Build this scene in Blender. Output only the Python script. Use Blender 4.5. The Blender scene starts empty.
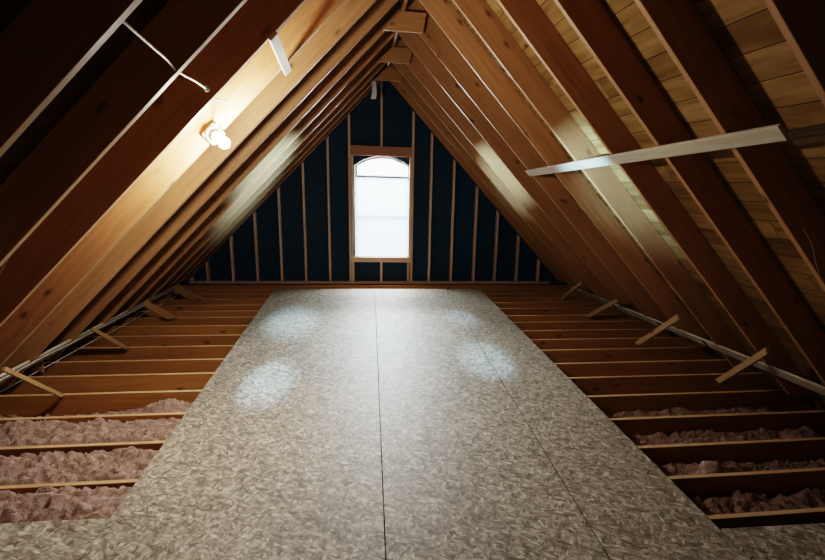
import bpy, bmesh, math, random
from mathutils import Vector, Matrix, noise

random.seed(7)
SC = bpy.context.scene
COL = SC.collection

# ------------------------------------------------------------------ helpers
def link(name, bm, mat=None, parent=None, matrix=None, smooth=False):
    me = bpy.data.meshes.new(name)
    bmesh.ops.recalc_face_normals(bm, faces=bm.faces[:])
    bm.to_mesh(me); bm.free()
    if smooth:
        for p in me.polygons: p.use_smooth = True
    o = bpy.data.objects.new(name, me)
    COL.objects.link(o)
    if mat: me.materials.append(mat)
    if matrix is not None: o.matrix_world = matrix
    if parent: o.parent = parent
    return o

def tag(o, label=None, cat=None, group=None, kind=None):
    if label: o['label'] = label
    if cat: o['category'] = cat
    if group: o['group'] = group
    if kind: o['kind'] = kind
    return o

def empty(name, loc=(0, 0, 0)):
    o = bpy.data.objects.new(name, None); o.empty_display_size = .1
    COL.objects.link(o); o.location = loc
    bpy.context.view_layer.update()
    return o

def bevel(bm, w, seg=1):
    bmesh.ops.bevel(bm, geom=bm.edges[:], offset=w, segments=seg, affect='EDGES', profile=.5)

def box_bm(lo, hi, bw=0.0, bm=None):
    bm = bm or bmesh.new()
    vs = [bm.verts.new((x, y, z)) for x in (lo[0], hi[0]) for y in (lo[1], hi[1]) for z in (lo[2], hi[2])]
    for f in ((0, 1, 3, 2), (4, 6, 7, 5), (0, 4, 5, 1), (2, 3, 7, 6), (0, 2, 6, 4), (1, 5, 7, 3)):
        bm.faces.new([vs[i] for i in f])
    if bw: bevel(bm, bw)
    return bm

def prism_bm(pts, y0, y1, bw=0.0):
    """polygon in (x,z), extruded along y"""
    bm = bmesh.new()
    a = [bm.verts.new((p[0], y0, p[1])) for p in pts]
    b = [bm.verts.new((p[0], y1, p[1])) for p in pts]
    n = len(pts)
    bm.faces.new(a); bm.faces.new(list(reversed(b)))
    for i in range(n):
        bm.faces.new((a[i], b[i], b[(i + 1) % n], a[(i + 1) % n]))
    bmesh.ops.recalc_face_normals(bm, faces=bm.faces[:])
    if bw: bevel(bm, bw)
    return bm

def frame(p0, p1, up):
    """matrix whose x axis runs p0->p1 and whose z is close to up"""
    x = (Vector(p1) - Vector(p0)); L = x.length; x.normalize()
    y = Vector(up).cross(x).normalized(); z = x.cross(y)
    M = Matrix((x, y, z)).transposed().to_4x4(); M.translation = Vector(p0)
    return M, L

def board(name, p0, p1, up, w, t, mat, bw=.002, parent=None, ends=(0, 0)):
    """straight board along p0->p1, w across (y), t along up (z), axis on its centre"""
    M, L = frame(p0, p1, up)
    bm = box_bm((0, -w / 2, -t / 2), (L, w / 2, t / 2), bw)
    return link(name, bm, mat, parent, M)

def tube_bm(pts, r, seg=8, bm=None):
    bm = bm or bmesh.new()
    pts = [Vector(p) for p in pts]
    rings = []
    for i, p in enumerate(pts):
        d = (pts[min(i + 1, len(pts) - 1)] - pts[max(i - 1, 0)]).normalized()
        a = d.cross(Vector((0, 0, 1)))
        if a.length < 1e-3: a = d.cross(Vector((1, 0, 0)))
        a.normalize(); b = d.cross(a)
        rr = r[i] if isinstance(r, (list, tuple)) else r
        rings.append([bm.verts.new(p + (a * math.cos(t) + b * math.sin(t)) * rr) for t in [2 * math.pi * k / seg for k in range(seg)]])
    for i in range(len(rings) - 1):
        for k in range(seg):
            bm.faces.new((rings[i][k], rings[i][(k + 1) % seg], rings[i + 1][(k + 1) % seg], rings[i + 1][k]))
    bm.faces.new(list(reversed(rings[0]))); bm.faces.new(rings[-1])
    return bm

def smooth_path(pts, n=6):
    pts = [Vector(p) for p in pts]; out = []
    for i in range(len(pts) - 1):
        p0 = pts[max(i - 1, 0)]; p1 = pts[i]; p2 = pts[i + 1]; p3 = pts[min(i + 2, len(pts) - 1)]
        for k in range(n):
            t = k / n
            out.append(.5 * ((2 * p1) + (p2 - p0) * t + (2 * p0 - 5 * p1 + 4 * p2 - p3) * t * t + (3 * p1 - p0 - 3 * p2 + p3) * t ** 3))
    out.append(pts[-1]); return out

def lathe_bm(profile, seg=24, bm=None):
    bm = bm or bmesh.new()
    rings = [[bm.verts.new((r * math.cos(2 * math.pi * k / seg), r * math.sin(2 * math.pi * k / seg), z)) for k in range(seg)] for r, z in profile]
    for i in range(len(rings) - 1):
        for k in range(seg):
            bm.faces.new((rings[i][k], rings[i][(k + 1) % seg], rings[i + 1][(k + 1) % seg], rings[i + 1][k]))
    bm.faces.new(list(reversed(rings[0]))); bm.faces.new(rings[-1])
    return bm

def edge_slot(o, mat, d, thr=.9):
    """the sawn edge of a board (faces whose local normal is d) gets its own, paler wood"""
    o.data.materials.append(mat); d = Vector(d)
    for p in o.data.polygons:
        if p.normal.dot(d) > thr: p.material_index = 1
    return o

# ------------------------------------------------------------------ materials
class NT:
    def __init__(s, name):
        s.m = bpy.data.materials.new(name); s.m.use_nodes = True
        s.t = s.m.node_tree; s.b = s.t.nodes['Principled BSDF']; s.out = s.t.nodes['Material Output']
    def n(s, typ, **kw):
        nd = s.t.nodes.new(typ)
        for k, v in kw.items():
            if k.startswith('i_'): nd.inputs[k[2:].replace('_', ' ')].default_value = v
            else: setattr(nd, k, v)
        return nd
    def l(s, a, b): s.t.links.new(a, b)
    def math(s, op, a, b=None, clamp=False):
        nd = s.n('ShaderNodeMath', operation=op, use_clamp=clamp)
        for i, v in enumerate((a, b)):
            if v is None: continue
            if isinstance(v, (int, float)): nd.inputs[i].default_value = v
            else: s.l(v, nd.inputs[i])
        return nd.outputs[0]
    def mix(s, fac, a, b, blend='MIX'):
        nd = s.n('ShaderNodeMix', data_type='RGBA', blend_type=blend)
        for i, v in ((0, fac), (6, a), (7, b)):
            if isinstance(v, (int, float)): nd.inputs[i].default_value = v
            elif isinstance(v, tuple): nd.inputs[i].default_value = (*v, 1) if len(v) == 3 else v
            else: s.l(v, nd.inputs[i])
        return nd.outputs[2]
    def ramp(s, fac, stops, interp='LINEAR'):
        nd = s.n('ShaderNodeValToRGB'); cr = nd.color_ramp; cr.interpolation = interp
        while len(cr.elements) < len(stops): cr.elements.new(.5)
        for e, (p, c) in zip(cr.elements, stops):
            e.position = p; e.color = (*c, 1) if len(c) == 3 else c
        s.l(fac, nd.inputs[0]); return nd.outputs[0]
    def mapping(s, vec, scale, rot=(0, 0, 0)):
        nd = s.n('ShaderNodeMapping'); nd.inputs['Scale'].default_value = scale; nd.inputs['Rotation'].default_value = rot
        s.l(vec, nd.inputs['Vector']); return nd.outputs[0]
    def bump(s, h, strength, dist=.01):
        nd = s.n('ShaderNodeBump'); nd.inputs['Strength'].default_value = strength; nd.inputs['Distance'].default_value = dist
        s.l(h, nd.inputs['Height']); s.l(nd.outputs[0], s.b.inputs['Normal'])

def simple(name, col, rough=.6, spec=.3, metal=0.0):
    t = NT(name); t.b.inputs['Base Color'].default_value = (*col, 1)
    no = t.n('ShaderNodeTexNoise', i_Scale=35.0, i_Detail=3.0)
    tc = t.n('ShaderNodeTexCoord'); t.l(tc.outputs['Object'], no.inputs['Vector'])
    c = t.mix(t.math('MULTIPLY', no.outputs['Fac'], .35), col, tuple(v * .72 for v in col))
    t.l(c, t.b.inputs['Base Color'])
    t.b.inputs['Roughness'].default_value = rough; t.b.inputs['Specular IOR Level'].default_value = spec
    t.b.inputs['Metallic'].default_value = metal
    return t.m

def wood(name, light, dark, knot=(.07, .03, .012), rough=.55, spec=.35, vary=.25, knots=True, grain=1.0):
    t = NT(name)
    tc = t.n('ShaderNodeTexCoord'); oi = t.n('ShaderNodeObjectInfo')
    off = t.n('ShaderNodeVectorMath', operation='SCALE'); off.inputs[0].default_value = (37, 13, 19)
    t.l(oi.outputs['Random'], off.inputs['Scale'])
    add = t.n('ShaderNodeVectorMath', operation='ADD'); t.l(tc.outputs['Object'], add.inputs[0]); t.l(off.outputs[0], add.inputs[1])
    v = add.outputs[0]
    # knots: sparse stretched cells
    kv = t.mapping(v, (4.5, 10.5, 10.5))
    vo = t.n('ShaderNodeTexVoronoi', i_Scale=1.0, i_Randomness=1.0); t.l(kv, vo.inputs['Vector'])
    sep = t.n('ShaderNodeSeparateColor'); t.l(vo.outputs['Color'], sep.inputs[0])
    rare = t.math('LESS_THAN', sep.outputs[0], .3)
    kd = vo.outputs['Distance']
    kmask = t.ramp(kd, [(.06, (1, 1, 1)), (.13, (.5, .5, .5)), (.24, (0, 0, 0))])
    kmask = t.math('MULTIPLY', kmask, rare)
    # grain bends round the knots
    warp = t.n('ShaderNodeTexNoise', i_Scale=2.2, i_Detail=2.0); t.l(v, warp.inputs['Vector'])
    wv = t.n('ShaderNodeVectorMath', operation='SCALE'); t.l(warp.outputs['Color'], wv.inputs[0]); wv.inputs['Scale'].default_value = .07
    v2 = t.n('ShaderNodeVectorMath', operation='ADD'); t.l(v, v2.inputs[0]); t.l(wv.outputs[0], v2.inputs[1])
    g = t.n('ShaderNodeTexNoise', i_Scale=1.0, i_Detail=5.0, i_Roughness=.6); t.l(t.mapping(v2.outputs[0], (1.1, 30, 30)), g.inputs['Vector'])
    big = t.n('ShaderNodeTexNoise', i_Scale=1.0, i_Detail=2.0); t.l(t.mapping(v, (.9, 3, 3)), big.inputs['Vector'])
    gf = t.math('ADD', t.math('MULTIPLY', g.outputs['Fac'], .65), t.math('MULTIPLY', big.outputs['Fac'], .35))
    c = t.ramp(gf, [(.5 - .2 / grain, dark), (.5 + .16 / grain, light)])
    # per board tone
    tone = t.ramp(oi.outputs['Random'], [(0, (1 - vary,) * 3), (1, (1.0, 1.0, 1.0))])
    c = t.mix(1.0, c, tone, 'MULTIPLY')
    if knots: c = t.mix(t.math('MULTIPLY', kmask, .85), c, knot)
    t.l(c, t.b.inputs['Base Color'])
    t.b.inputs['Roughness'].default_value = rough; t.b.inputs['Specular IOR Level'].default_value = spec
    t.bump(g.outputs['Fac'], .25, .004)
    return t.m

def planks(name, light, dark, width=.15):
    """roof boards: local x runs along the boards, local y across them"""
    t = NT(name)
    tc = t.n('ShaderNodeTexCoord'); sp = t.n('ShaderNodeSeparateXYZ'); t.l(tc.outputs['Object'], sp.inputs[0])
    yy = t.math('DIVIDE', sp.outputs[1], width)
    row = t.math('FLOOR', yy); fr = t.math('FRACT', yy)
    wn = t.n('ShaderNodeTexWhiteNoise', noise_dimensions='1D'); t.l(row, wn.inputs['W'])
    # butt joints along each row
    xs = t.math('ADD', t.math('DIVIDE', sp.outputs[0], 2.6), t.math('MULTIPLY', wn.outputs['Value'], 7.3))
    bx = t.math('FLOOR', xs); bf = t.math('FRACT', xs)
    wn2 = t.n('ShaderNodeTexWhiteNoise', noise_dimensions='2D')
    cv = t.n('ShaderNodeCombineXYZ'); t.l(row, cv.inputs[0]); t.l(bx, cv.inputs[1]); t.l(cv.outputs[0], wn2.inputs['Vector'])
    off = t.n('ShaderNodeCombineXYZ'); t.l(t.math('MULTIPLY', wn2.outputs['Value'], 50), off.inputs[0]); t.l(row, off.inputs[2])
    av = t.n('ShaderNodeVectorMath', operation='ADD'); t.l(tc.outputs['Object'], av.inputs[0]); t.l(off.outputs[0], av.inputs[1])
    g = t.n('ShaderNodeTexNoise', i_Scale=1.0, i_Detail=5.0, i_Distortion=.6); t.l(t.mapping(av.outputs[0], (1.8, 16, 1)), g.inputs['Vector'])
    c = t.ramp(g.outputs['Fac'], [(.32, dark), (.62, light)])
    tone = t.ramp(wn2.outputs['Value'], [(0, (.55, .50, .42)), (.5, (.86, .82, .76)), (1, (1, 1, 1))])
    c = t.mix(1.0, c, tone, 'MULTIPLY')
    vo = t.n('ShaderNodeTexVoronoi', i_Scale=1.0); t.l(t.mapping(av.outputs[0], (3.0, 7, 1)), vo.inputs['Vector'])
    sc = t.n('ShaderNodeSeparateColor'); t.l(vo.outputs['Color'], sc.inputs[0])
    km = t.math('MULTIPLY', t.ramp(vo.outputs['Distance'], [(.03, (.5, .5, .5)), (.09, (1, 1, 1)), (.17, (0, 0, 0))]), t.math('LESS_THAN', sc.outputs[0], .3))
    c = t.mix(km, c, (.05, .025, .01))
    seam = t.math('ADD', t.math('LESS_THAN', fr, .03), t.math('LESS_THAN', bf, .0016), True)
    c = t.mix(seam, c, (.02, .011, .005))
    t.l(c, t.b.inputs['Base Color']); t.b.inputs['Roughness'].default_value = .7; t.b.inputs['Specular IOR Level'].default_value = .2
    return t.m

def osb(name):
    t = NT(name)
    tc = t.n('ShaderNodeTexCoord'); base = None; hgt = None
    warp = t.n('ShaderNodeTexNoise', i_Scale=9.0, i_Detail=2.0); t.l(tc.outputs['Object'], warp.inputs['Vector'])
    wv = t.n('ShaderNodeVectorMath', operation='SCALE'); t.l(warp.outputs['Color'], wv.inputs[0]); wv.inputs['Scale'].default_value = .05
    v = t.n('ShaderNodeVectorMath', operation='ADD'); t.l(tc.outputs['Object'], v.inputs[0]); t.l(wv.outputs[0], v.inputs[1])
    fl = []
    for ang in (1.15, 1.65, 2.1, .45):
        vo = t.n('ShaderNodeTexVoronoi', i_Scale=1.0)
        t.l(t.mapping(t.mapping(v.outputs[0], (1, 1, 1), (0, 0, ang)), (21, 56, 1)), vo.inputs['Vector'])
        sc = t.n('ShaderNodeSeparateColor'); t.l(vo.outputs['Color'], sc.inputs[0])
        edge = t.ramp(vo.outputs['Distance'], [(.35, (1, 1, 1)), (.75, (.5, .5, .5))])
        fl.append((sc.outputs[0], sc.outputs[1], edge))
    stops = [(.0, (.23, .18, .128)), (.2, (.36, .30, .228)), (.55, (.47, .398, .31)), (.84, (.56, .485, .39)), (1, (.69, .62, .52))]
    col = t.mix(1.0, t.ramp(fl[0][0], stops), fl[0][2], 'MULTIPLY'); hgt = fl[0][1]
    for i in (1, 2, 3):
        m = t.math('GREATER_THAN', fl[i][1], .62)
        c2 = t.mix(1.0, t.ramp(fl[i][0], stops), fl[i][2], 'MULTIPLY')
        col = t.mix(m, col, c2)
        mh = t.n('ShaderNodeMix'); t.l(m, mh.inputs[0]); t.l(hgt, mh.inputs[2]); t.l(fl[i][0], mh.inputs[3]); hgt = mh.outputs[0]
    big = t.n('ShaderNodeTexNoise', i_Scale=1.3, i_Detail=3.0); t.l(tc.outputs['Object'], big.inputs['Vector'])
    col = t.mix(1.0, col, t.ramp(big.outputs['Fac'], [(.3, (.84, .83, .82)), (.7, (1, 1, 1))]), 'MULTIPLY')
    t.l(col, t.b.inputs['Base Color'])
    t.b.inputs['Roughness'].default_value = .55; t.b.inputs['Specular IOR Level'].default_value = .36
    t.bump(hgt, .25, .003)
    return t.m

def fluff(name):
    t = NT(name)
    tc = t.n('ShaderNodeTexCoord')
    n1 = t.n('ShaderNodeTexNoise', i_Scale=30.0, i_Detail=6.0, i_Roughness=.7); t.l(tc.outputs['Object'], n1.inputs['Vector'])
    n2 = t.n('ShaderNodeTexNoise', i_Scale=6.0, i_Detail=3.0); t.l(tc.outputs['Object'], n2.inputs['Vector'])
    c = t.ramp(n1.outputs['Fac'], [(.3, (.21, .13, .105)), (.55, (.40, .275, .23)), (.75, (.60, .47, .41))])
    c = t.mix(t.math('MULTIPLY', n2.outputs['Fac'], .5), c, (.35, .25, .21))
    t.l(c, t.b.inputs['Base Color']); t.b.inputs['Roughness'].default_value = 1.0; t.b.inputs['Specular IOR Level'].default_value = 0
    t.bump(n1.outputs['Fac'], .8, .02)
    return t.m

M = {}
M['rafter'] = wood('rafter_pine', (.53, .290, .140), (.33, .168, .074))
M['rafter_edge'] = wood('rafter_edge_pine', (.66, .47, .29), (.50, .33, .19), vary=.1)
M['joist_edge'] = wood('joist_edge_pine', (.70, .48, .28), (.52, .33, .17), vary=.1, knots=False)
M['deck_dark'] = planks('shade_painted_roof_planks', (.13, .075, .035), (.07, .04, .018))  # darker copy of the roof planks, left slope's shade put into the colour
M['joist'] = wood('joist_pine', (.50, .262, .098), (.33, .15, .05), vary=.2)
M['stud'] = wood('stud_pine', (.84, .62, .48), (.68, .47, .35), knots=False)
M['header'] = wood('header_wood', (.56, .31, .205), (.44, .23, .14), knots=False)
M['pale'] = wood('pale_wood', (.56, .50, .40), (.42, .35, .26), knots=False, vary=.1)
M['brace'] = wood('brace_wood', (.46, .29, .14), (.31, .18, .08), vary=.15)
M['tie'] = wood('tie_wood', (.50, .28, .13), (.38, .19, .08), vary=.15)
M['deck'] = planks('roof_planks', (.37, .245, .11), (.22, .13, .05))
M['osb'] = osb('strand_board')
M['osb_edge'] = simple('strand_board_edge', (.05, .04, .03), .9, .1)
M['fluff'] = fluff('pink_insulation')
M['sheath'] = simple('navy_sheathing', (.019, .060, .112), .6, .2)
M['drywall'] = simple('dusty_drywall', (.22, .17, .13), .9, .1)
M['vinyl'] = simple('white_vinyl', (.78, .82, .84), .4, .4)
M['porcelain'] = simple('porcelain', (.50, .50, .47), .35, .5)
M['cable'] = simple('white_cable', (.50, .47, .42), .5, .3)
M['darkcable'] = simple('dusty_cable', (.30, .24, .18), .6, .2)
M['fabric'] = simple('white_strap', (.80, .78, .74), .8, .1)
M['metal'] = simple('dark_clip', (.09, .06, .045), .6, .3, .4)

t = NT('window_glass')
tr = t.n('ShaderNodeBsdfTransparent'); gl = t.n('ShaderNodeBsdfGlossy'); gl.inputs['Roughness'].default_value = .03
mx = t.n('ShaderNodeMixShader'); mx.inputs[0].default_value = .06
t.l(tr.outputs[0], mx.inputs[1]); t.l(gl.outputs[0], mx.inputs[2]); t.l(mx.outputs[0], t.out.inputs['Surface'])
M['glass'] = t.m

t = NT('glowing_blind')
df = t.n('ShaderNodeBsdfDiffuse'); df.inputs[0].default_value = (.86, .9, .92, 1)
tl = t.n('ShaderNodeBsdfTranslucent'); tl.inputs[0].default_value = (.17, .22, .245, 1)
mx = t.n('ShaderNodeMixShader'); mx.inputs[0].default_value = .55
t.l(df.outputs[0], mx.inputs[1]); t.l(tl.outputs[0], mx.inputs[2])
em = t.n('ShaderNodeEmission'); em.inputs[0].default_value = (.80, .93, 1, 1); em.inputs[1].default_value = .7  # emission added so the slats glow as if daylight came through
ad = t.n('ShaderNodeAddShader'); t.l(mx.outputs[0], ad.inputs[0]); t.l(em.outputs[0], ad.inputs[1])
t.l(ad.outputs[0], t.out.inputs['Surface']); M['blind'] = t.m

t = NT('bulb_glow')
em = t.n('ShaderNodeEmission'); em.inputs[0].default_value = (1, .93, .82, 1); em.inputs[1].default_value = 1350
t.l(em.outputs[0], t.out.inputs['Surface']); M['bulb'] = t.m

# ------------------------------------------------------------------ the place (metres, camera over x=0, y=0)
YW = 8.69                       # stud faces of the gable wall
YB = -1.5                       # gable behind the viewer
AZ, ML, MR, AX0, AXS = 3.322, 1.0206, 1.0431, .4709, -.0126
def ax(y): return AX0 + AXS * y
D = .187                        # rafter depth
SEAT = .041
ORD = ['first', 'second', 'third', 'fourth', 'fifth', 'sixth', 'seventh', 'eighth', 'ninth', 'tenth', 'eleventh', 'twelfth', 'thirteenth', 'fourteenth', 'fifteenth', 'sixteenth']

# roof boarding: one slab per slope
for s, m, nm in ((-1, ML, 'ceiling_left'), (1, MR, 'ceiling_right')):
    k = math.sqrt(1 + m * m)
    yc = 3.5
    slope_dir = Vector((s, 0, -m)).normalized()
    apex = Vector((ax(yc), yc, AZ + D * k + .002))
    ydir = (Vector((ax(9.0), 9.0, 0)) - Vector((ax(-2.0), -2.0, 0))).normalized()
    nrm = ydir.cross(slope_dir) if s > 0 else slope_dir.cross(ydir)
    nrm.normalize()
    if nrm.z < 0: nrm = -nrm
    ly = nrm.cross(ydir).normalized()
    Mx = Matrix((ydir, ly, nrm)).transposed().to_4x4(); Mx.translation = apex
    sg = 1 if ly.dot(slope_dir) > 0 else -1
    lo, hi = (-.03, 5.4) if sg > 0 else (-5.4, .03)
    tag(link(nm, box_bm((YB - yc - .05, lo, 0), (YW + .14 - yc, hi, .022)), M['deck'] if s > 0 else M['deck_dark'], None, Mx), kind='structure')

# rafters
RY = [1.17, 1.77, 2.37, 2.955, 3.56, 4.21, 4.865, 5.54, 6.205, 6.90, 7.49, 8.06, 8.615]
def rafter(y, s, m):
    a = ax(y); k = math.sqrt(1 + m * m); T = .038
    zb = lambda x: AZ - m * s * (x - a)
    x0 = a + s * .0195; x1 = a + s * (AZ - SEAT) / m; x2 = x1 + s * D * k / m
    pts = [(x0, zb(x0)), (x1, SEAT), (x2, SEAT), (x0, zb(x0) + D * k)]
    heel = Vector((x1, y, SEAT)); u = Vector((-s, 0, m)).normalized()
    Mx = Matrix.Rotation(math.atan2(-u.z, u.x), 4, 'Y'); Mx.translation = heel
    inv = Mx.inverted()
    loc = [inv @ Vector((p[0], y, p[1])) for p in pts]
    bm = prism_bm([(p.x, p.z) for p in loc], -.006, T - .006, .0025)
    return edge_slot(link('roof_rafter', bm, M['rafter'], None, Mx), M['rafter_edge'], (0, 0, -1))
nR = len(RY)
for s, m, side in ((-1, ML, 'left'), (1, MR, 'right')):
    for i, y in enumerate(RY):
        if i == 0 and s > 0: continue
        o = rafter(y, s, m)
        n = nR - 1 - i        # 0 = against the gable wall
        if n == 0: lab = f'end pine rafter lying against the dark gable wall on the {side} slope'
        elif s < 0 and i == 4: lab = 'brightly lit left slope rafter carrying the bare bulb lampholder on its face'
        elif s < 0 and i == 3: lab = 'dark left slope rafter just in front of the bare bulb, crossed by the stubby batten'
        elif s < 0 and i == 0: lab = 'blackest left slope rafter, cut by the top left corner of the photo'
        elif s > 0 and i == 1: lab = 'dark right slope rafter, cut by the top right corner of the photo'
        else: lab = f'{ORD[n]} pine rafter out from the dark gable wall on the {side} slope'
        tag(o, lab, 'rafter', f'rafters of the {side} roof slope')

# ridge board
rb0 = Vector((ax(YB), YB, 3.440)); rb1 = Vector((ax(YW - .03), YW - .03, 3.440))
tag(board('ridge_board', rb0, rb1, (0, 0, 1), .037, .225, M['rafter'], .002), 'long ridge board at the peak where both rows of rafters meet', 'ridge board')

# collar blocks just under the ridge
for y, lab, (xl, xr, xt) in (
        (5.475, 'nearest and largest wooden collar block across the rafters under the ridge', (.205, .600, .632)),
        (6.83, 'middle wooden collar block across the rafters under the ridge', (.185, .590, .625)),
        (8.0, 'farthest wooden collar block under the ridge, close to the gable wall', (.17, .570, .60))):
    a = ax(y); zb = 3.143; zt = zb + .178
    pts = [(xl, zb), (xr, zb), (xt, zt), (a - (AZ - zt) / ML - .01, zt)]
    bm = prism_bm([(p[0] - xl, p[1] - zb) for p in pts], 0, .038, .003)
    tag(link('collar_tie', bm, M['tie'], None, Matrix.Translation((xl, y, zb))), lab, 'collar tie', 'collar blocks under the ridge')

# ------------------------------------------------------------------ gable wall with the arched window opening
WX0, WX1, WZ0, WSPR, WAP = -.125, .790, .462, 1.965, 2.125
cxw = (WX0 + WX1) / 2; hw = (WX1 - WX0) / 2; rise = WAP - WSPR
RAD = (hw * hw + rise * rise) / (2 * rise)
def arch(x): return WAP - RAD + math.sqrt(max(RAD * RAD - (x - cxw) ** 2, 0))
yw = YW + .09; aw = ax(YW)
def roofz(x): return AZ + .33 - (ML * (aw - x) if x < aw else MR * (x - aw))
bm = bmesh.new()
xs = [-3.6, -3.0, -2, -1, WX0] + [WX0 + (WX1 - WX0) * i / 24 for i in range(1, 24)] + [WX1, 1.6, 2.4, 3.2, 4.3]
xs = sorted(set(xs + [aw]))
def quad(x0, x1, f0, f1):
    a0, b0 = f0(x0), f1(x0); a1, b1 = f0(x1), f1(x1)
    for yy in (yw, yw + .02):
        bm.faces.new([bm.verts.new(p) for p in ((x0, yy, a0), (x1, yy, a1), (x1, yy, b1), (x0, yy, b0))])
for x0, x1 in zip(xs, xs[1:]):
    mid = (x0 + x1) / 2
    if WX0 < mid < WX1:
        quad(x0, x1, lambda x: -.3, lambda x: WZ0); quad(x0, x1, arch, roofz)
    else:
        quad(x0, x1, lambda x: -.3, lambda x: max(roofz(x), -.25))
# return edges of the opening
per = [(WX0, WZ0), (WX1, WZ0)] + [(WX1 + (WX0 - WX1) * i / 24, arch(WX1 + (WX0 - WX1) * i / 24)) for i in range(25)]
for p, q in zip(per, per[1:] + per[:1]):
    bm.faces.new([bm.verts.new(v) for v in ((p[0], yw, p[1]), (q[0], yw, q[1]), (q[0], yw + .02, q[1]), (p[0], yw + .02, p[1]))])
tag(link('wall_back', bm, M['sheath']), kind='structure')
tag(link('wall_front', box_bm((-4.5, YB - .1, -.4), (5, YB, 4.2)), M['drywall']), kind='structure')
tag(link('trim_1', box_bm((-3.6, YB, -.30), (4.4, YW + .1, -.245)), M['drywall']), kind='structure')

# bottom plate, studs, header, sill
tag(link('bottom_plate', box_bm((-2.82, YW, .001), (3.34, YW + .089, .04), .002), M['stud']), 'long flat wooden plate along the foot of the gable wall', 'wall plate')
def wall_stud(x, z0, z1, w=.038, follow=True, name='wall_stud'):
    xa, xb = x - w / 2, x + w / 2
    kx = 0.012
    f = lambda xx: AZ - .01 - (ML * (aw - xx) if xx < aw else MR * (xx - aw))
    if z1 is None:
        if xa < aw < xb: pts = [(xa, z0), (xb, z0), (xb, f(xb)), (aw, f(aw)), (xa, f(xa))]
        else: pts = [(xa, z0), (xb, z0), (xb, f(xb)), (xa, f(xa))]
    else: pts = [(xa, z0), (xb, z0), (xb, z1), (xa, z1)]
    # stand the stud along local x so its grain runs up
    Mx = Matrix(((0, 0, 1, x), (0, 1, 0, YW), (1, 0, 0, z0), (0, 0, 0, 1)))
    Mx = Matrix(((0, 0, -1, x), (0, 1, 0, YW), (1, 0, 0, z0), (0, 0, 0, 1)))
    loc = [(p[1] - z0, -(p[0] - x)) for p in pts]
    return link(name, prism_bm(loc, 0, .089, .0015), M['stud'], None, Mx)
SL = [-.5505, -.949, -1.344, -1.738, -2.129, -2.529, -2.79]
SR = [1.139, 1.528, 1.934, 2.32, 2.719, 3.121]
for side, arr in (('left', SL), ('right', SR)):
    for i, x in enumerate(arr):
        lab = f'{ORD[i]} full wall stud {side} of the window frame on the gable wall'
        if i == len(arr) - 1: lab = f'shortest wall stud in the {side} corner of the gable wall'
        tag(wall_stud(x, .041, None), lab, 'stud', f'gable studs {side} of the window')
tag(wall_stud(-.209, .041, None), 'tall king stud along the left side of the window framing', 'stud')
tag(wall_stud(.829, .041, None), 'tall king stud along the right side of the window framing', 'stud')
tag(wall_stud(-.165, .041, .374), 'short trimmer stud under the left end of the window sill', 'stud')
tag(wall_stud(.776, .041, .374), 'short trimmer stud under the right end of the window sill', 'stud')
tag(wall_stud(-.166, .462, 2.118), 'trimmer stud against the left edge of the bright window', 'stud')
tag(wall_stud(.788 + .003, .462, 2.118, .036), 'trimmer stud against the right edge of the bright window', 'stud')
tag(wall_stud(.312, .041, .374), 'short middle cripple stud below the window sill', 'stud')
tag(wall_stud(.312, 2.276, None), 'cripple stud above the window header up to the peak', 'stud')
o = board('window_header', (-.189, YW + .0445, 2.197), (.809, YW + .0445, 2.197), (0, 0, 1), .089, .152, M['header'])
tag(o, 'reddish wooden header beam across the top of the window', 'header')
o = board('window_sill_plate', (-.189, YW + .0445, .418), (.809, YW + .0445, .418), (0, 0, 1), .089, .084, M['stud'])
tag(o, 'double wooden sill plate directly under the window', 'sill')

# window
win = tag(empty('window_1', (cxw, YW + .09, WZ0)), kind='structure')
def wpart(name, bm, mat, par=win):
    o = link(name, bm, mat); o.parent = par
    o.matrix_parent_inverse = par.matrix_world.inverted(); return o
fy0, fy1 = YW + .075, YW + .12
bm = bmesh.new()
def ring(inner_off):
    x0, x1, z0 = WX0 + inner_off, WX1 - inner_off, WZ0 + inner_off
    return [(x0, z0), (x1, z0)] + [(x1 + (x0 - x1) * i / 24, arch(max(min(x1 + (x0 - x1) * i / 24, WX1), WX0)) - inner_off) for i in range(25)]
ro, ri = ring(.003), ring(.045)
vo = [[bm.verts.new((p[0], y, p[1])) for p in ro] for y in (fy0, fy1)]
vi = [[bm.verts.new((p[0], y, p[1])) for p in ri] for y in (fy0, fy1)]
n = len(ro)
for i in range(n):
    j = (i + 1) % n
    bm.faces.new((vo[0][i], vo[0][j], vi[0][j], vi[0][i])); bm.faces.new((vo[1][i], vi[1][i], vi[1][j], vo[1][j]))
    bm.faces.new((vi[0][i], vi[0][j], vi[1][j], vi[1][i])); bm.faces.new((vo[0][i], vo[1][i], vo[1][j], vo[0][j]))
wpart('window_frame', bm, M['vinyl'])
wpart('transom_bar', box_bm((WX0 + .03, fy0 + .001, 1.775), (WX1 - .03, fy1 - .001, 1.815), .003), M['vinyl'])
wpart('meeting_rail', box_bm((WX0 + .03, fy0 + .002, 1.125), (WX1 - .03, fy1 - .002, 1.175), .003), M['vinyl'])
for z0, z1, in ((WZ0 + .04, 1.13), (1.17, 1.78)):
    wpart('pane', box_bm((WX0 + .03, YW + .100, z0), (WX1 - .03, YW + .104, z1)), M['glass'])
bm = bmesh.new()
pts = [(WX0 + .03, 1.80), (WX1 - .03, 1.80)] + [(WX1 - .03 + (WX0 - WX1 + .06) * i / 20, arch(WX1 - .03 + (WX0 - WX1 + .06) * i / 20) - .03) for i in range(21)]
bm.faces.new([bm.verts.new((p[0], YW + .102, p[1])) for p in pts])
wpart('arched_pane', bm, M['glass'])

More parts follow.
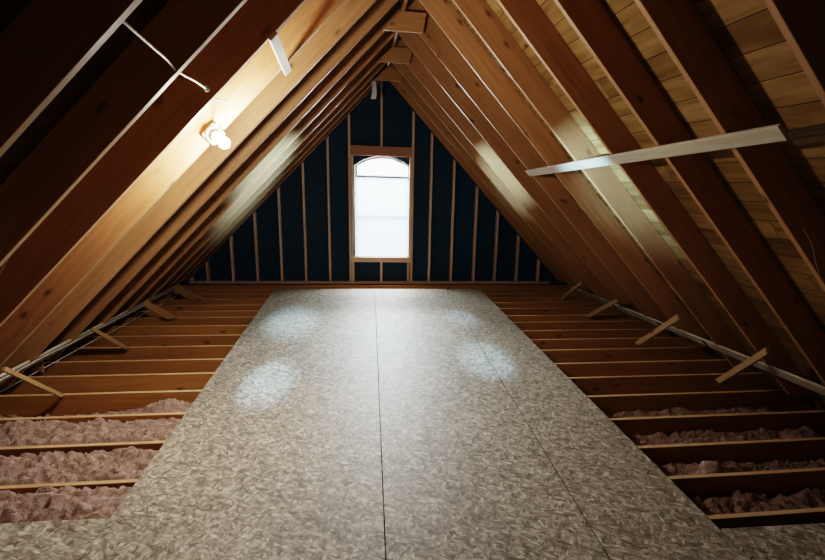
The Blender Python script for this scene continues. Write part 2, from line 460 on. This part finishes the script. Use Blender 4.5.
# blind hanging in the opening
bx0, bx1 = WX0 + .012, WX1 - .012
bl = tag(empty('window_blind', (cxw, YW + .045, 1.79)), 'white slatted blind lowered over the tall lower part of the bright window', 'blind')
def bpart(name, bm, mat):
    o = link(name, bm, mat); o.parent = bl; o.matrix_parent_inverse = bl.matrix_world.inverted(); return o
bpart('headrail', box_bm((bx0, YW + .022, 1.772), (bx1, YW + .062, 1.800), .003), M['vinyl'])
bm = bmesh.new(); z = .509
while z < 1.76:
    dz, dy = .0275, .012
    a = [bm.verts.new(p) for p in ((bx0, YW + .042 - dy, z - dz), (bx1, YW + .042 - dy, z - dz), (bx1, YW + .0445, z), (bx0, YW + .0445, z))]
    b = [bm.verts.new(p) for p in ((bx0, YW + .042 + dy, z + dz), (bx1, YW + .042 + dy, z + dz))]
    bm.faces.new(a); bm.faces.new((a[3], a[2], b[1], b[0])); z += .05
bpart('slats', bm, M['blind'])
bpart('bottom_rail', box_bm((bx0, YW + .030, .464), (bx1, YW + .054, .479), .003), M['vinyl'])
for x in (bx0 + .12, bx1 - .12):
    bpart('ladder_cord', tube_bm([(x, YW + .032, 1.775), (x, YW + .032, .475)], .0015, 6), M['cable'])

# ------------------------------------------------------------------ joists
JL = [8.56, 8.22, 7.86, 7.51, 7.14, 6.805, 6.48, 6.085, 5.693, 5.302, 4.884, 4.508, 4.106, 3.678, 3.245, 2.79, 2.43]
JR = [8.56, 8.20, 7.857, 7.53, 7.205, 6.843, 6.442, 6.099, 5.713, 5.348, 4.97, 4.55, 4.166, 3.747, 3.317, 2.895, 2.524, 2.143]
for side, arr, x0, x1 in (('left', JL, -3.10, .138), ('right', JR, .142, 3.78)):
    for i, y in enumerate(arr):
        top = AZ + D * math.sqrt(1 + (ML if x0 < 0 else MR) ** 2)
        if x0 < 0:      # outer end cut to the roof slope
            e0 = ax(y) - top / ML + .012; pts = [(e0, 0), (x1, 0), (x1, -.243), (e0 - .243 / ML, -.243)]
        else:
            e0 = ax(y) + top / MR - .012; pts = [(x0, 0), (e0, 0), (e0 + .243 / MR, -.243), (x0, -.243)]
        o = link('floor_joist', prism_bm([(p[0] - x0, p[1] + .243) for p in pts], 0, .036, .002), M['joist'], None, Matrix.Translation((x0, y, -.243)))
        edge_slot(o, M['joist_edge'], (0, 0, 1))
        if i == 0: lab = f'{side} side floor joist farthest back, nearest the gable wall'
        elif i == len(arr) - 1: lab = f'{side} side floor joist nearest the viewer, at the edge of the front floor board'
        elif side == 'left' and i == len(arr) - 2: lab = 'left joist nearly buried between the two nearest mounds of pink insulation'
        elif i < len(arr) / 2: lab = f'{ORD[i] if i < 16 else ""} floor joist from the gable wall on the {side} of the floor boards'
        else: lab = f'{ORD[len(arr) - 1 - i]} floor joist from the viewer on the {side} of the floor boards'
        tag(o, lab, 'joist', f'open floor joists {side} of the floor boards')

# ------------------------------------------------------------------ strand board floor: turned a touch against the joists
fl = tag(empty('floor', (0, 0, 0)), kind='structure')
def lx(xn, xf, y): return xn + (xf - xn) * (y - 2.2) / 6.0
def sheet(a, b, y0, y1):
    """a, b: (x at y=2.2, x at y=8.2) of the two long edges"""
    bm = bmesh.new(); vs = []
    for z in (.001, .019):
        for (e, y) in ((a, y0), (b, y0), (b, y1), (a, y1)): vs.append(bm.verts.new((lx(e[0], e[1], y), y, z)))
    for f in ((3, 2, 1, 0), (4, 5, 6, 7), (0, 1, 5, 4), (1, 2, 6, 5), (2, 3, 7, 6), (3, 0, 4, 7)): bm.faces.new([vs[i] for i in f])
    bevel(bm, .001)
    o = link('floor_sheet', bm, M['osb']); o.parent = fl
    o.data.materials.append(M['osb_edge'])
    for p in o.data.polygons:
        if abs(p.normal.x) > .75: p.material_index = 1
E0, E1, E2, E3 = (-1.262, -1.388), (.100, .189), (1.145, 1.36), (1.806, 1.935)
g = .0035
sh = lambda e, d: (e[0] + d, e[1] + d)
sheet(E0, sh(E1, -g), YB + .02, 8.17); sheet(sh(E1, g * .3), sh(E2, -g), YB + .02, 8.165); sheet(sh(E2, .001), E3, YB + .02, 8.16)
def cross(xa, xb, ya, yb, flip):
    bm = bmesh.new(); vs = []
    for z in (.001, .019):
        for p in ((xa, YB + .02), (xb, YB + .02), (xb, yb), (xa, ya)): vs.append(bm.verts.new((p[0], p[1], z)))
    for f in ((3, 2, 1, 0), (4, 5, 6, 7), (0, 1, 5, 4), (1, 2, 6, 5), (2, 3, 7, 6), (3, 0, 4, 7)): bm.faces.new([vs[i] for i in f])
    bevel(bm, .001)
    o = link('floor_sheet', bm, M['osb']); o.parent = fl
cross(-3.0, -1.268, 2.478, 2.440, 0); cross(1.811, 3.6, 2.046, 2.000, 1)

# ------------------------------------------------------------------ pink insulation in the near bays
def batt(x0, x1, y0, y1, zfun, label, group, amp=.05, seed=0):
    nx = int((x1 - x0) / .0165); ny = max(8, int((y1 - y0) / .0165))
    bm = bmesh.new(); rows = []
    for j in range(ny + 1):
        r = []
        for i in range(nx + 1):
            x = x0 + (x1 - x0) * i / nx; y = y0 + (y1 - y0) * j / ny
            p = Vector((x * 5.0, y * 8.5, seed * 7.1))
            h = noise.multi_fractal(p, .9, 2.1, 4) * .45
            rg = 1 - abs(noise.noise(Vector((x * 9, y * 17, seed + 3.3)))) * 2
            rg2 = 1 - abs(noise.noise(Vector((x * 19, y * 30, seed + 9.3)))) * 3.2 if x < 0 else 1 - abs(noise.noise(Vector((x * 30, y * 44, seed + 9.3)))) * 2.6
            fine = noise.noise(Vector((x * 60, y * 60, seed)))
            e = min(1, min(y - y0, y1 - y) / .05, min(x - x0, x1 - x) / .08 + .0)
            e = max(e, 0)
            z = zfun(x, y) + amp * (h - .62 + .45 * rg + (.62 if x < 0 else .42) * rg2 + .2 * fine) - (1 - e) ** 2 * .05
            r.append(bm.verts.new((x, y, min(max(z, -.235), -.003 if -1.45 < x < 2.05 else .03))))
        rows.append(r)
    for j in range(ny):
        for i in range(nx): bm.faces.new((rows[j][i], rows[j][i + 1], rows[j + 1][i + 1], rows[j + 1][i]))
    # sides and bottom
    bot = [[bm.verts.new((v.co.x, v.co.y, -.243)) for v in r] for r in (rows[0], rows[-1])]
    for r, b, fl_ in ((rows[0], bot[0], 1), (rows[-1], bot[1], 0)):
        for i in range(nx):
            bm.faces.new((r[i], b[i], b[i + 1], r[i + 1]))
    o = link('insulation_batt', bm, M['fluff'], smooth=True)
    return tag(o, label, 'insulation', group)
gb = lambda x, y, cx, cy, sx, sy: math.exp(-((x - cx) / sx) ** 2 - ((y - cy) / sy) ** 2)
GL = 'pink insulation left of the floor boards'; GR = 'pink insulation right of the floor boards'
batt(-2.95, -1.15, 2.475, 2.785, lambda x, y: -.012, 'nearest deep mound of pink insulation, bottom left beside the floor board edge', GL, .06, 1)
batt(-2.95, -1.15, 2.832, 3.24, lambda x, y: -.035, 'middle bed of brownish pink insulation in the left joist bays', GL, .055, 2)
batt(-2.95, -1.15, 3.288, 3.673, lambda x, y: -.035 + .015 * gb(x, y, -2.0, 3.5, .6, .2), 'pale ridged pink insulation filling the third bay from the front, left side', GL, .05, 3)
batt(-2.95, -1.15, 3.722, 4.10, lambda x, y: -.165 + .15 * gb(x, y, -1.50, 3.90, .26, .16) , 'small loose tuft of insulation beside the left edge of the floor boards', GL, .05, 4)
batt(1.70, 3.55, 2.188, 2.518, lambda x, y: -.135, 'nearest strip of dim pink insulation, bottom right beside the floor board corner', GR, .06, 5)
batt(1.70, 3.55, 2.570, 2.889, lambda x, y: -.145 + .09 * gb(x, y, 2.27, 2.70, .17, .14), 'right insulation strip heaped into a small crumbly peak', GR, .06, 6)
batt(1.70, 3.55, 2.940, 3.311, lambda x, y: -.135 + .03 * gb(x, y, 2.5, 3.1, .35, .2), 'right insulation strip with a pale ragged crest, third from the front', GR, .06, 7)
batt(1.70, 3.55, 3.362, 3.741, lambda x, y: -.155 + .085 * gb(x, y, 1.80, 3.5, .12, .14) + .03 * gb(x, y, 2.7, 3.5, .5, .2), 'farthest thin strip of pink insulation in the right joist bays', GR, .055, 8)

# ------------------------------------------------------------------ eave plates, braces
o = board('eave_board', (-2.865, 8.2, .040), (-2.610, 3.45, .245), (ML * -1, 0, 1), .125, .02, M['pale'])
tag(o, 'pale weathered board nailed along the feet of the left rafters', 'board')
o = board('eave_board', (3.530, 8.25, .035), (3.318, 2.85, .318), (MR, 0, 1), .105, .02, M['pale'])
tag(o, 'pale weathered board nailed along the feet of the right rafters', 'board')

def brace(p0, p1, lab, grp, w=.075, t=.02):
    """board on edge: its top edge runs p0->p1"""
    p0, p1 = Vector(p0), Vector(p1)
    d_ = (p1 - p0).normalized(); up = Vector((0, 0, 1)); up = (up - d_ * up.dot(d_)).normalized()
    M_, L = frame(p0, p1, up)
    cut = .0
    bm = bmesh.new()
    s = p1 - p0
    # foot is cut level with the joist top, so the lower edge starts further along
    ang = math.atan2(s.z, math.hypot(s.x, s.y))
    run = min(w / math.tan(ang), L * .8)
    pts = [(0, 0), (L, 0), (L, -w), (run, -w)]
    bm = prism_bm(pts, -t / 2, t / 2, .0015)
    return tag(edge_slot(link('eave_brace', bm, M['brace'], None, M_), M['joist_edge'], (0, 0, 1)), lab, 'brace', grp)
GBL, GBR = 'short braces along the left eave', 'short braces along the right eave'
brace((-2.338, 4.10, .004), (-2.365, 3.560, .440), 'nearest slanted brace along the left eave, at the photo edge', GBL, .032)
brace((-2.342, 5.285, .004), (-2.500, 4.965, .318), 'second slanted brace from the viewer along the left eave', GBL, .035)
brace((-2.272, 6.463, .004), (-2.555, 6.305, .275), 'third slanted brace from the viewer along the left eave', GBL, .075)
brace((-2.232, 7.47, .004), (-2.600, 7.49, .229), 'farthest slanted brace on the left, near the gable corner', GBL, .11)
brace((3.240, 4.037, .004), (3.070, 3.345, .548), 'nearest and longest slanted brace along the right eave', GBR, .06)
brace((3.065, 5.18, .004), (3.080, 4.500, .515), 'second slanted brace from the viewer along the right eave', GBR, .06)
brace((3.005, 6.402, .004), (3.220, 5.985, .345), 'third slanted brace from the viewer along the right eave', GBR, .055)
brace((3.100, 7.529, .004), (3.175, 6.995, .375), 'farthest slanted brace on the right, near the gable corner', GBR, .05)

# thin upright stick by the left eave
tag(board('upright_stick', (-2.78, 4.62, .004), (-2.78, 4.62, .36), (0, 1, 0), .025, .016, M['brace']), 'thin upright stick standing between two left rafters near the eave board', 'stick')
# dark clips across the right eave board
for y, lab in ((6.45, 'small dark metal strap over the right eave board, farthest of three'), (4.42, 'small dark metal strap over the right eave board, nearest the photo edge'), (5.27, 'small dark metal strap over the right eave board, middle of three')):
    f_ = (8.25 - y) / 5.4
    P = Vector((3.530 - .212 * f_, y, .035 + .283 * f_)); nn = Vector((MR, 0, 1)).normalized()
    M_, L_ = frame(P, P + Vector((1, 0, -MR)).normalized(), nn)
    bm = box_bm((-.055, -.016, -.0165), (.055, .016, -.0125), .0008)
    tag(link('metal_strap', bm, M['metal'], None, M_), lab, 'strap', 'metal straps on the right eave board')

# ------------------------------------------------------------------ battens under the rafters
def underR(x, y): return AZ - MR * (x - ax(y))
def underL(x, y): return AZ - ML * (ax(y) - x)
nR_ = Vector((MR, 0, 1)).normalized(); nL_ = Vector((-ML, 0, 1)).normalized()
def on_roof(nm, A, B, s, w, t, lab, cat, off=0.0, mat='pale'):
    f, nn = (underR, nR_) if s > 0 else (underL, nL_)
    P = [Vector((x, y, f(x, y))) - nn * (t / 2 + .003 - off) for x, y in (A, B)]
    return tag(board(nm, P[0], P[1], nn, w, t, M[mat]), lab, cat)
on_roof('batten', (1.812, 5.60), (1.755, 2.02), 1, .078, .019, 'long pale batten nailed across the undersides of the right rafters', 'batten')
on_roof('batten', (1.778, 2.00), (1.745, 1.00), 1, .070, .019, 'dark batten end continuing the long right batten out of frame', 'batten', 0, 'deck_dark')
on_roof('batten', (-.455, 2.93), (-.488, 3.70), -1, .055, .019, 'short pale batten stub bridging two left rafters above the bulb', 'batten')

# ------------------------------------------------------------------ lamp: lampholder on the fourth visible left rafter
lamp = tag(empty('bare_bulb_lamp', (-.925, 3.553, 1.965)), 'glowing bare bulb in a porcelain lampholder fixed to the left rafter', 'lamp')
dirv = (Vector((-.818, 3.34, 1.902)) - Vector((-.918, 3.53, 1.960))).normalized()
def lpart(name, bm, mat, Mx=None, smooth=False):
    o = link(name, bm, mat, None, Mx, smooth); o.parent = lamp; o.matrix_parent_inverse = lamp.matrix_world.inverted(); return o
q = Vector((0, 0, 1)).rotation_difference(dirv).to_matrix().to_4x4()
# box sits flat on the rafter face, tilted along the rafter
tilt = Matrix.Rotation(-math.atan(ML), 4, 'Y'); tilt.translation = Vector((-.925, 3.5535, 1.965))
lpart('junction_box', box_bm((-.055, -.040, -.048), (.055, 0, .048), .008), M['porcelain'], tilt)
Mh = q.copy(); Mh.translation = Vector((-.918, 3.525, 1.960))
lpart('lampholder', lathe_bm([(.052, -.012), (.054, 0), (.05, .012), (.036, .018), (.033, .05), (.036, .055), (.030, .068), (.02, .07)]), M['porcelain'], Mh, True)
Mb = q.copy(); Mb.translation = Vector((-.818, 3.34, 1.902)) - dirv * .03
prof = [(.013, -.062), (.014, -.04), (.018, -.025)] + [(.034 * math.sin(a), .03 - .034 * math.cos(a)) for a in [.75 + (math.pi - .78) * i / 12 for i in range(13)]]
lpart('bulb', lathe_bm(prof, 20), M['bulb'], Mb, True)
loop = smooth_path([(-.770, 2.985, 2.10), (-.770, 3.15, 2.115), (-.765, 3.30, 2.118), (-.785, 3.42, 2.10), (-.825, 3.45, 2.065), (-.875, 3.47, 2.035), (-.915, 3.512, 2.00)])
lpart('lamp_cable', tube_bm(loop, .0055), M['cable'])

# cable clipped under the near left rafters
def cab(nm, pts, r, mat, lab, cat='cable', n=6):
    return tag(link(nm, tube_bm(smooth_path(pts, n), r), M[mat], smooth=True), lab, cat)
cab('cable', [(-.709, 1.765, 2.150), (-.716, 1.90, 2.142), (-.730, 2.10, 2.136), (-.742, 2.25, 2.133), (-.750, 2.36, 2.118)], .0055, 'cable', 'thin pale cable sagging between the two nearest dark left rafters')
o = cab('cable', [(-.750, 2.38, 2.118), (-.752, 2.50, 2.120), (-.753, 2.65, 2.124), (-.754, 2.80, 2.120)], .005, 'cable', 'short pale cable with a white tip on the dark left rafters')
tip = link('cable_tip', lathe_bm([(.004, 0), (.012, .004), (.014, .014), (.010, .026), (.003, .03)], 12), M['fabric'], None, Matrix.Translation((-.754, 2.81, 2.106)), True)
tip.parent = o; tip['label'] = 'white round tip'
cab('cable', [(2.193, 2.30, 1.53), (2.25, 2.29, 1.45), (2.33, 2.33, 1.36), (2.42, 2.37, 1.27), (2.502, 2.43, 1.187)], .004, 'darkcable', 'loose thin cable hanging down the dark right rafters at the photo edge')
cab('cable', [(-1.30, 2.345, 1.555), (-1.36, 2.36, 1.50), (-1.45, 2.39, 1.41), (-1.62, 2.50, 1.24)], .0025, 'darkcable', 'hair thin thread hanging off the dark left rafter at the photo edge')
# two pale cables along the left eave
def eb(y, du, off):
    f_ = (8.2 - y) / 4.75; P = Vector((-2.865 + .255 * f_, y, .040 + .205 * f_))
    return P + Vector((1, 0, ML)).normalized() * du - nL_ * off
cab('cable', [eb(y, d, .018) for y, d in ((8.0, .02), (7.2, .03), (6.3, .01), (5.6, .035), (4.9, .02), (4.4, .04), (3.6, .02))], .006, 'cable', 'white cable stapled along the face of the left eave board')
cab('cable', [(-2.70, 7.8, .006), (-2.74, 7.0, .006), (-2.75, 6.2, .006), (-2.80, 5.5, .006), (-2.82, 4.9, .006), (-2.84, 4.4, .006), (-2.86, 3.75, .006)], .005, 'cable', 'white cable lying on the joists below the left eave board')

# white strap hanging from the farthest collar block
bm = bmesh.new(); prev = None
for i in range(9):
    f_ = i / 8; z = 3.125 - .245 * f_; y = 7.985 - .01 * math.sin(f_ * 5); x = .165 + .022 * math.sin(f_ * 2.6) - .012 * f_
    w = .030 + .008 * f_
    cur = [bm.verts.new((x + dx, y + dy, z)) for dx, dy in ((-w, -.002), (w, -.006), (w, -.003), (-w, .001))]
    if prev:
        for k in range(4): bm.faces.new((prev[k], prev[(k + 1) % 4], cur[(k + 1) % 4], cur[k]))
    else: bm.faces.new(cur)
    prev = cur
bm.faces.new(list(reversed(prev)))
tag(link('hanging_strap', bm, M['fabric'], smooth=False), 'white cloth strap hanging down from the farthest collar block', 'strap')

# ------------------------------------------------------------------ light
w = bpy.data.worlds.new('daylight'); SC.world = w; w.use_nodes = True
bg = w.node_tree.nodes['Background']; bg.inputs[0].default_value = (.86, .95, 1, 1); bg.inputs[1].default_value = 5.0

def light(name, typ, loc, target, power, col, **kw):
    L = bpy.data.lights.new(name, typ); L.energy = power; L.color = col
    for k, v in kw.items(): setattr(L, k, v)
    o = bpy.data.objects.new(name, L); COL.objects.link(o); o.location = loc
    o.rotation_euler = (Vector(target) - Vector(loc)).to_track_quat('-Z', 'Y').to_euler()
    return o
light('window_daylight', 'AREA', (.33, YW + 1.6, 2.2), (.33, YW, 1.1), 1300, (.86, .95, 1), shape='RECTANGLE', size=2.2, size_y=2.2)

# added cool spots without fixtures, placed to make pale patches on floor and rafters
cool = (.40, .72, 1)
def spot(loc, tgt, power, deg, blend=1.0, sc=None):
    o = light('added_patch_spot', 'SPOT', loc, tgt, power, cool, spot_size=math.radians(deg), spot_blend=blend, shadow_soft_size=0.0)
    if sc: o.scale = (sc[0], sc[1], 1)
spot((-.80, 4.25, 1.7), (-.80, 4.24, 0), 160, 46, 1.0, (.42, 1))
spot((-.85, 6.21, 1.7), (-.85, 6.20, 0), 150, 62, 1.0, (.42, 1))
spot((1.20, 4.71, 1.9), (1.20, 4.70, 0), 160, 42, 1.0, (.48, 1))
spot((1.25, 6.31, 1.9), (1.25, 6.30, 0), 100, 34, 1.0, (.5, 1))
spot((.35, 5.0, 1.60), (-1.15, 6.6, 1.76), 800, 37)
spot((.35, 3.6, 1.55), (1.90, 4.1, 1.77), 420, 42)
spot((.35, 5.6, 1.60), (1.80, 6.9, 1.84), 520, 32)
light('added_floor_fill', 'SPOT', (.33, 8.45, 2.05), (.15, 4.6, 0), 520, (.80, .92, 1), spot_size=math.radians(62), spot_blend=1.0, shadow_soft_size=0.0)  # added unseen spot inside the room, making up for the dimmed blind

# ------------------------------------------------------------------ camera
F, PITCH, YAW, ROLL, PU, PV = 509.42, .2372, .1443, .0281, 22.6, 27.6
cp, sp, cy, sy, cr, sr = math.cos(PITCH), math.sin(PITCH), math.cos(YAW), math.sin(YAW), math.cos(ROLL), math.sin(ROLL)
r = Vector((cy, -sy, 0)); fwd = Vector((sy * cp, cy * cp, -sp)); u = Vector((sy * sp, cy * sp, cp))
r2 = r * cr + u * sr; u2 = u * cr - r * sr
cam = bpy.data.cameras.new('camera'); co = bpy.data.objects.new('camera', cam); COL.objects.link(co)
Mc = Matrix((r2, u2, -fwd)).transposed().to_4x4(); Mc.translation = Vector((0, 0, 1.695)); co.matrix_world = Mc
cam.sensor_fit = 'HORIZONTAL'; cam.sensor_width = 36; cam.lens = F / 825 * 36
cam.shift_x = -PU / 825; cam.shift_y = PV / 825; cam.clip_start = .05
SC.camera = co
SC.view_settings.view_transform = 'Filmic'
SC.view_settings.look = 'High Contrast'
SC.view_settings.exposure = 0.3
SC.cycles.use_denoising = True
SC.cycles.max_bounces = 8
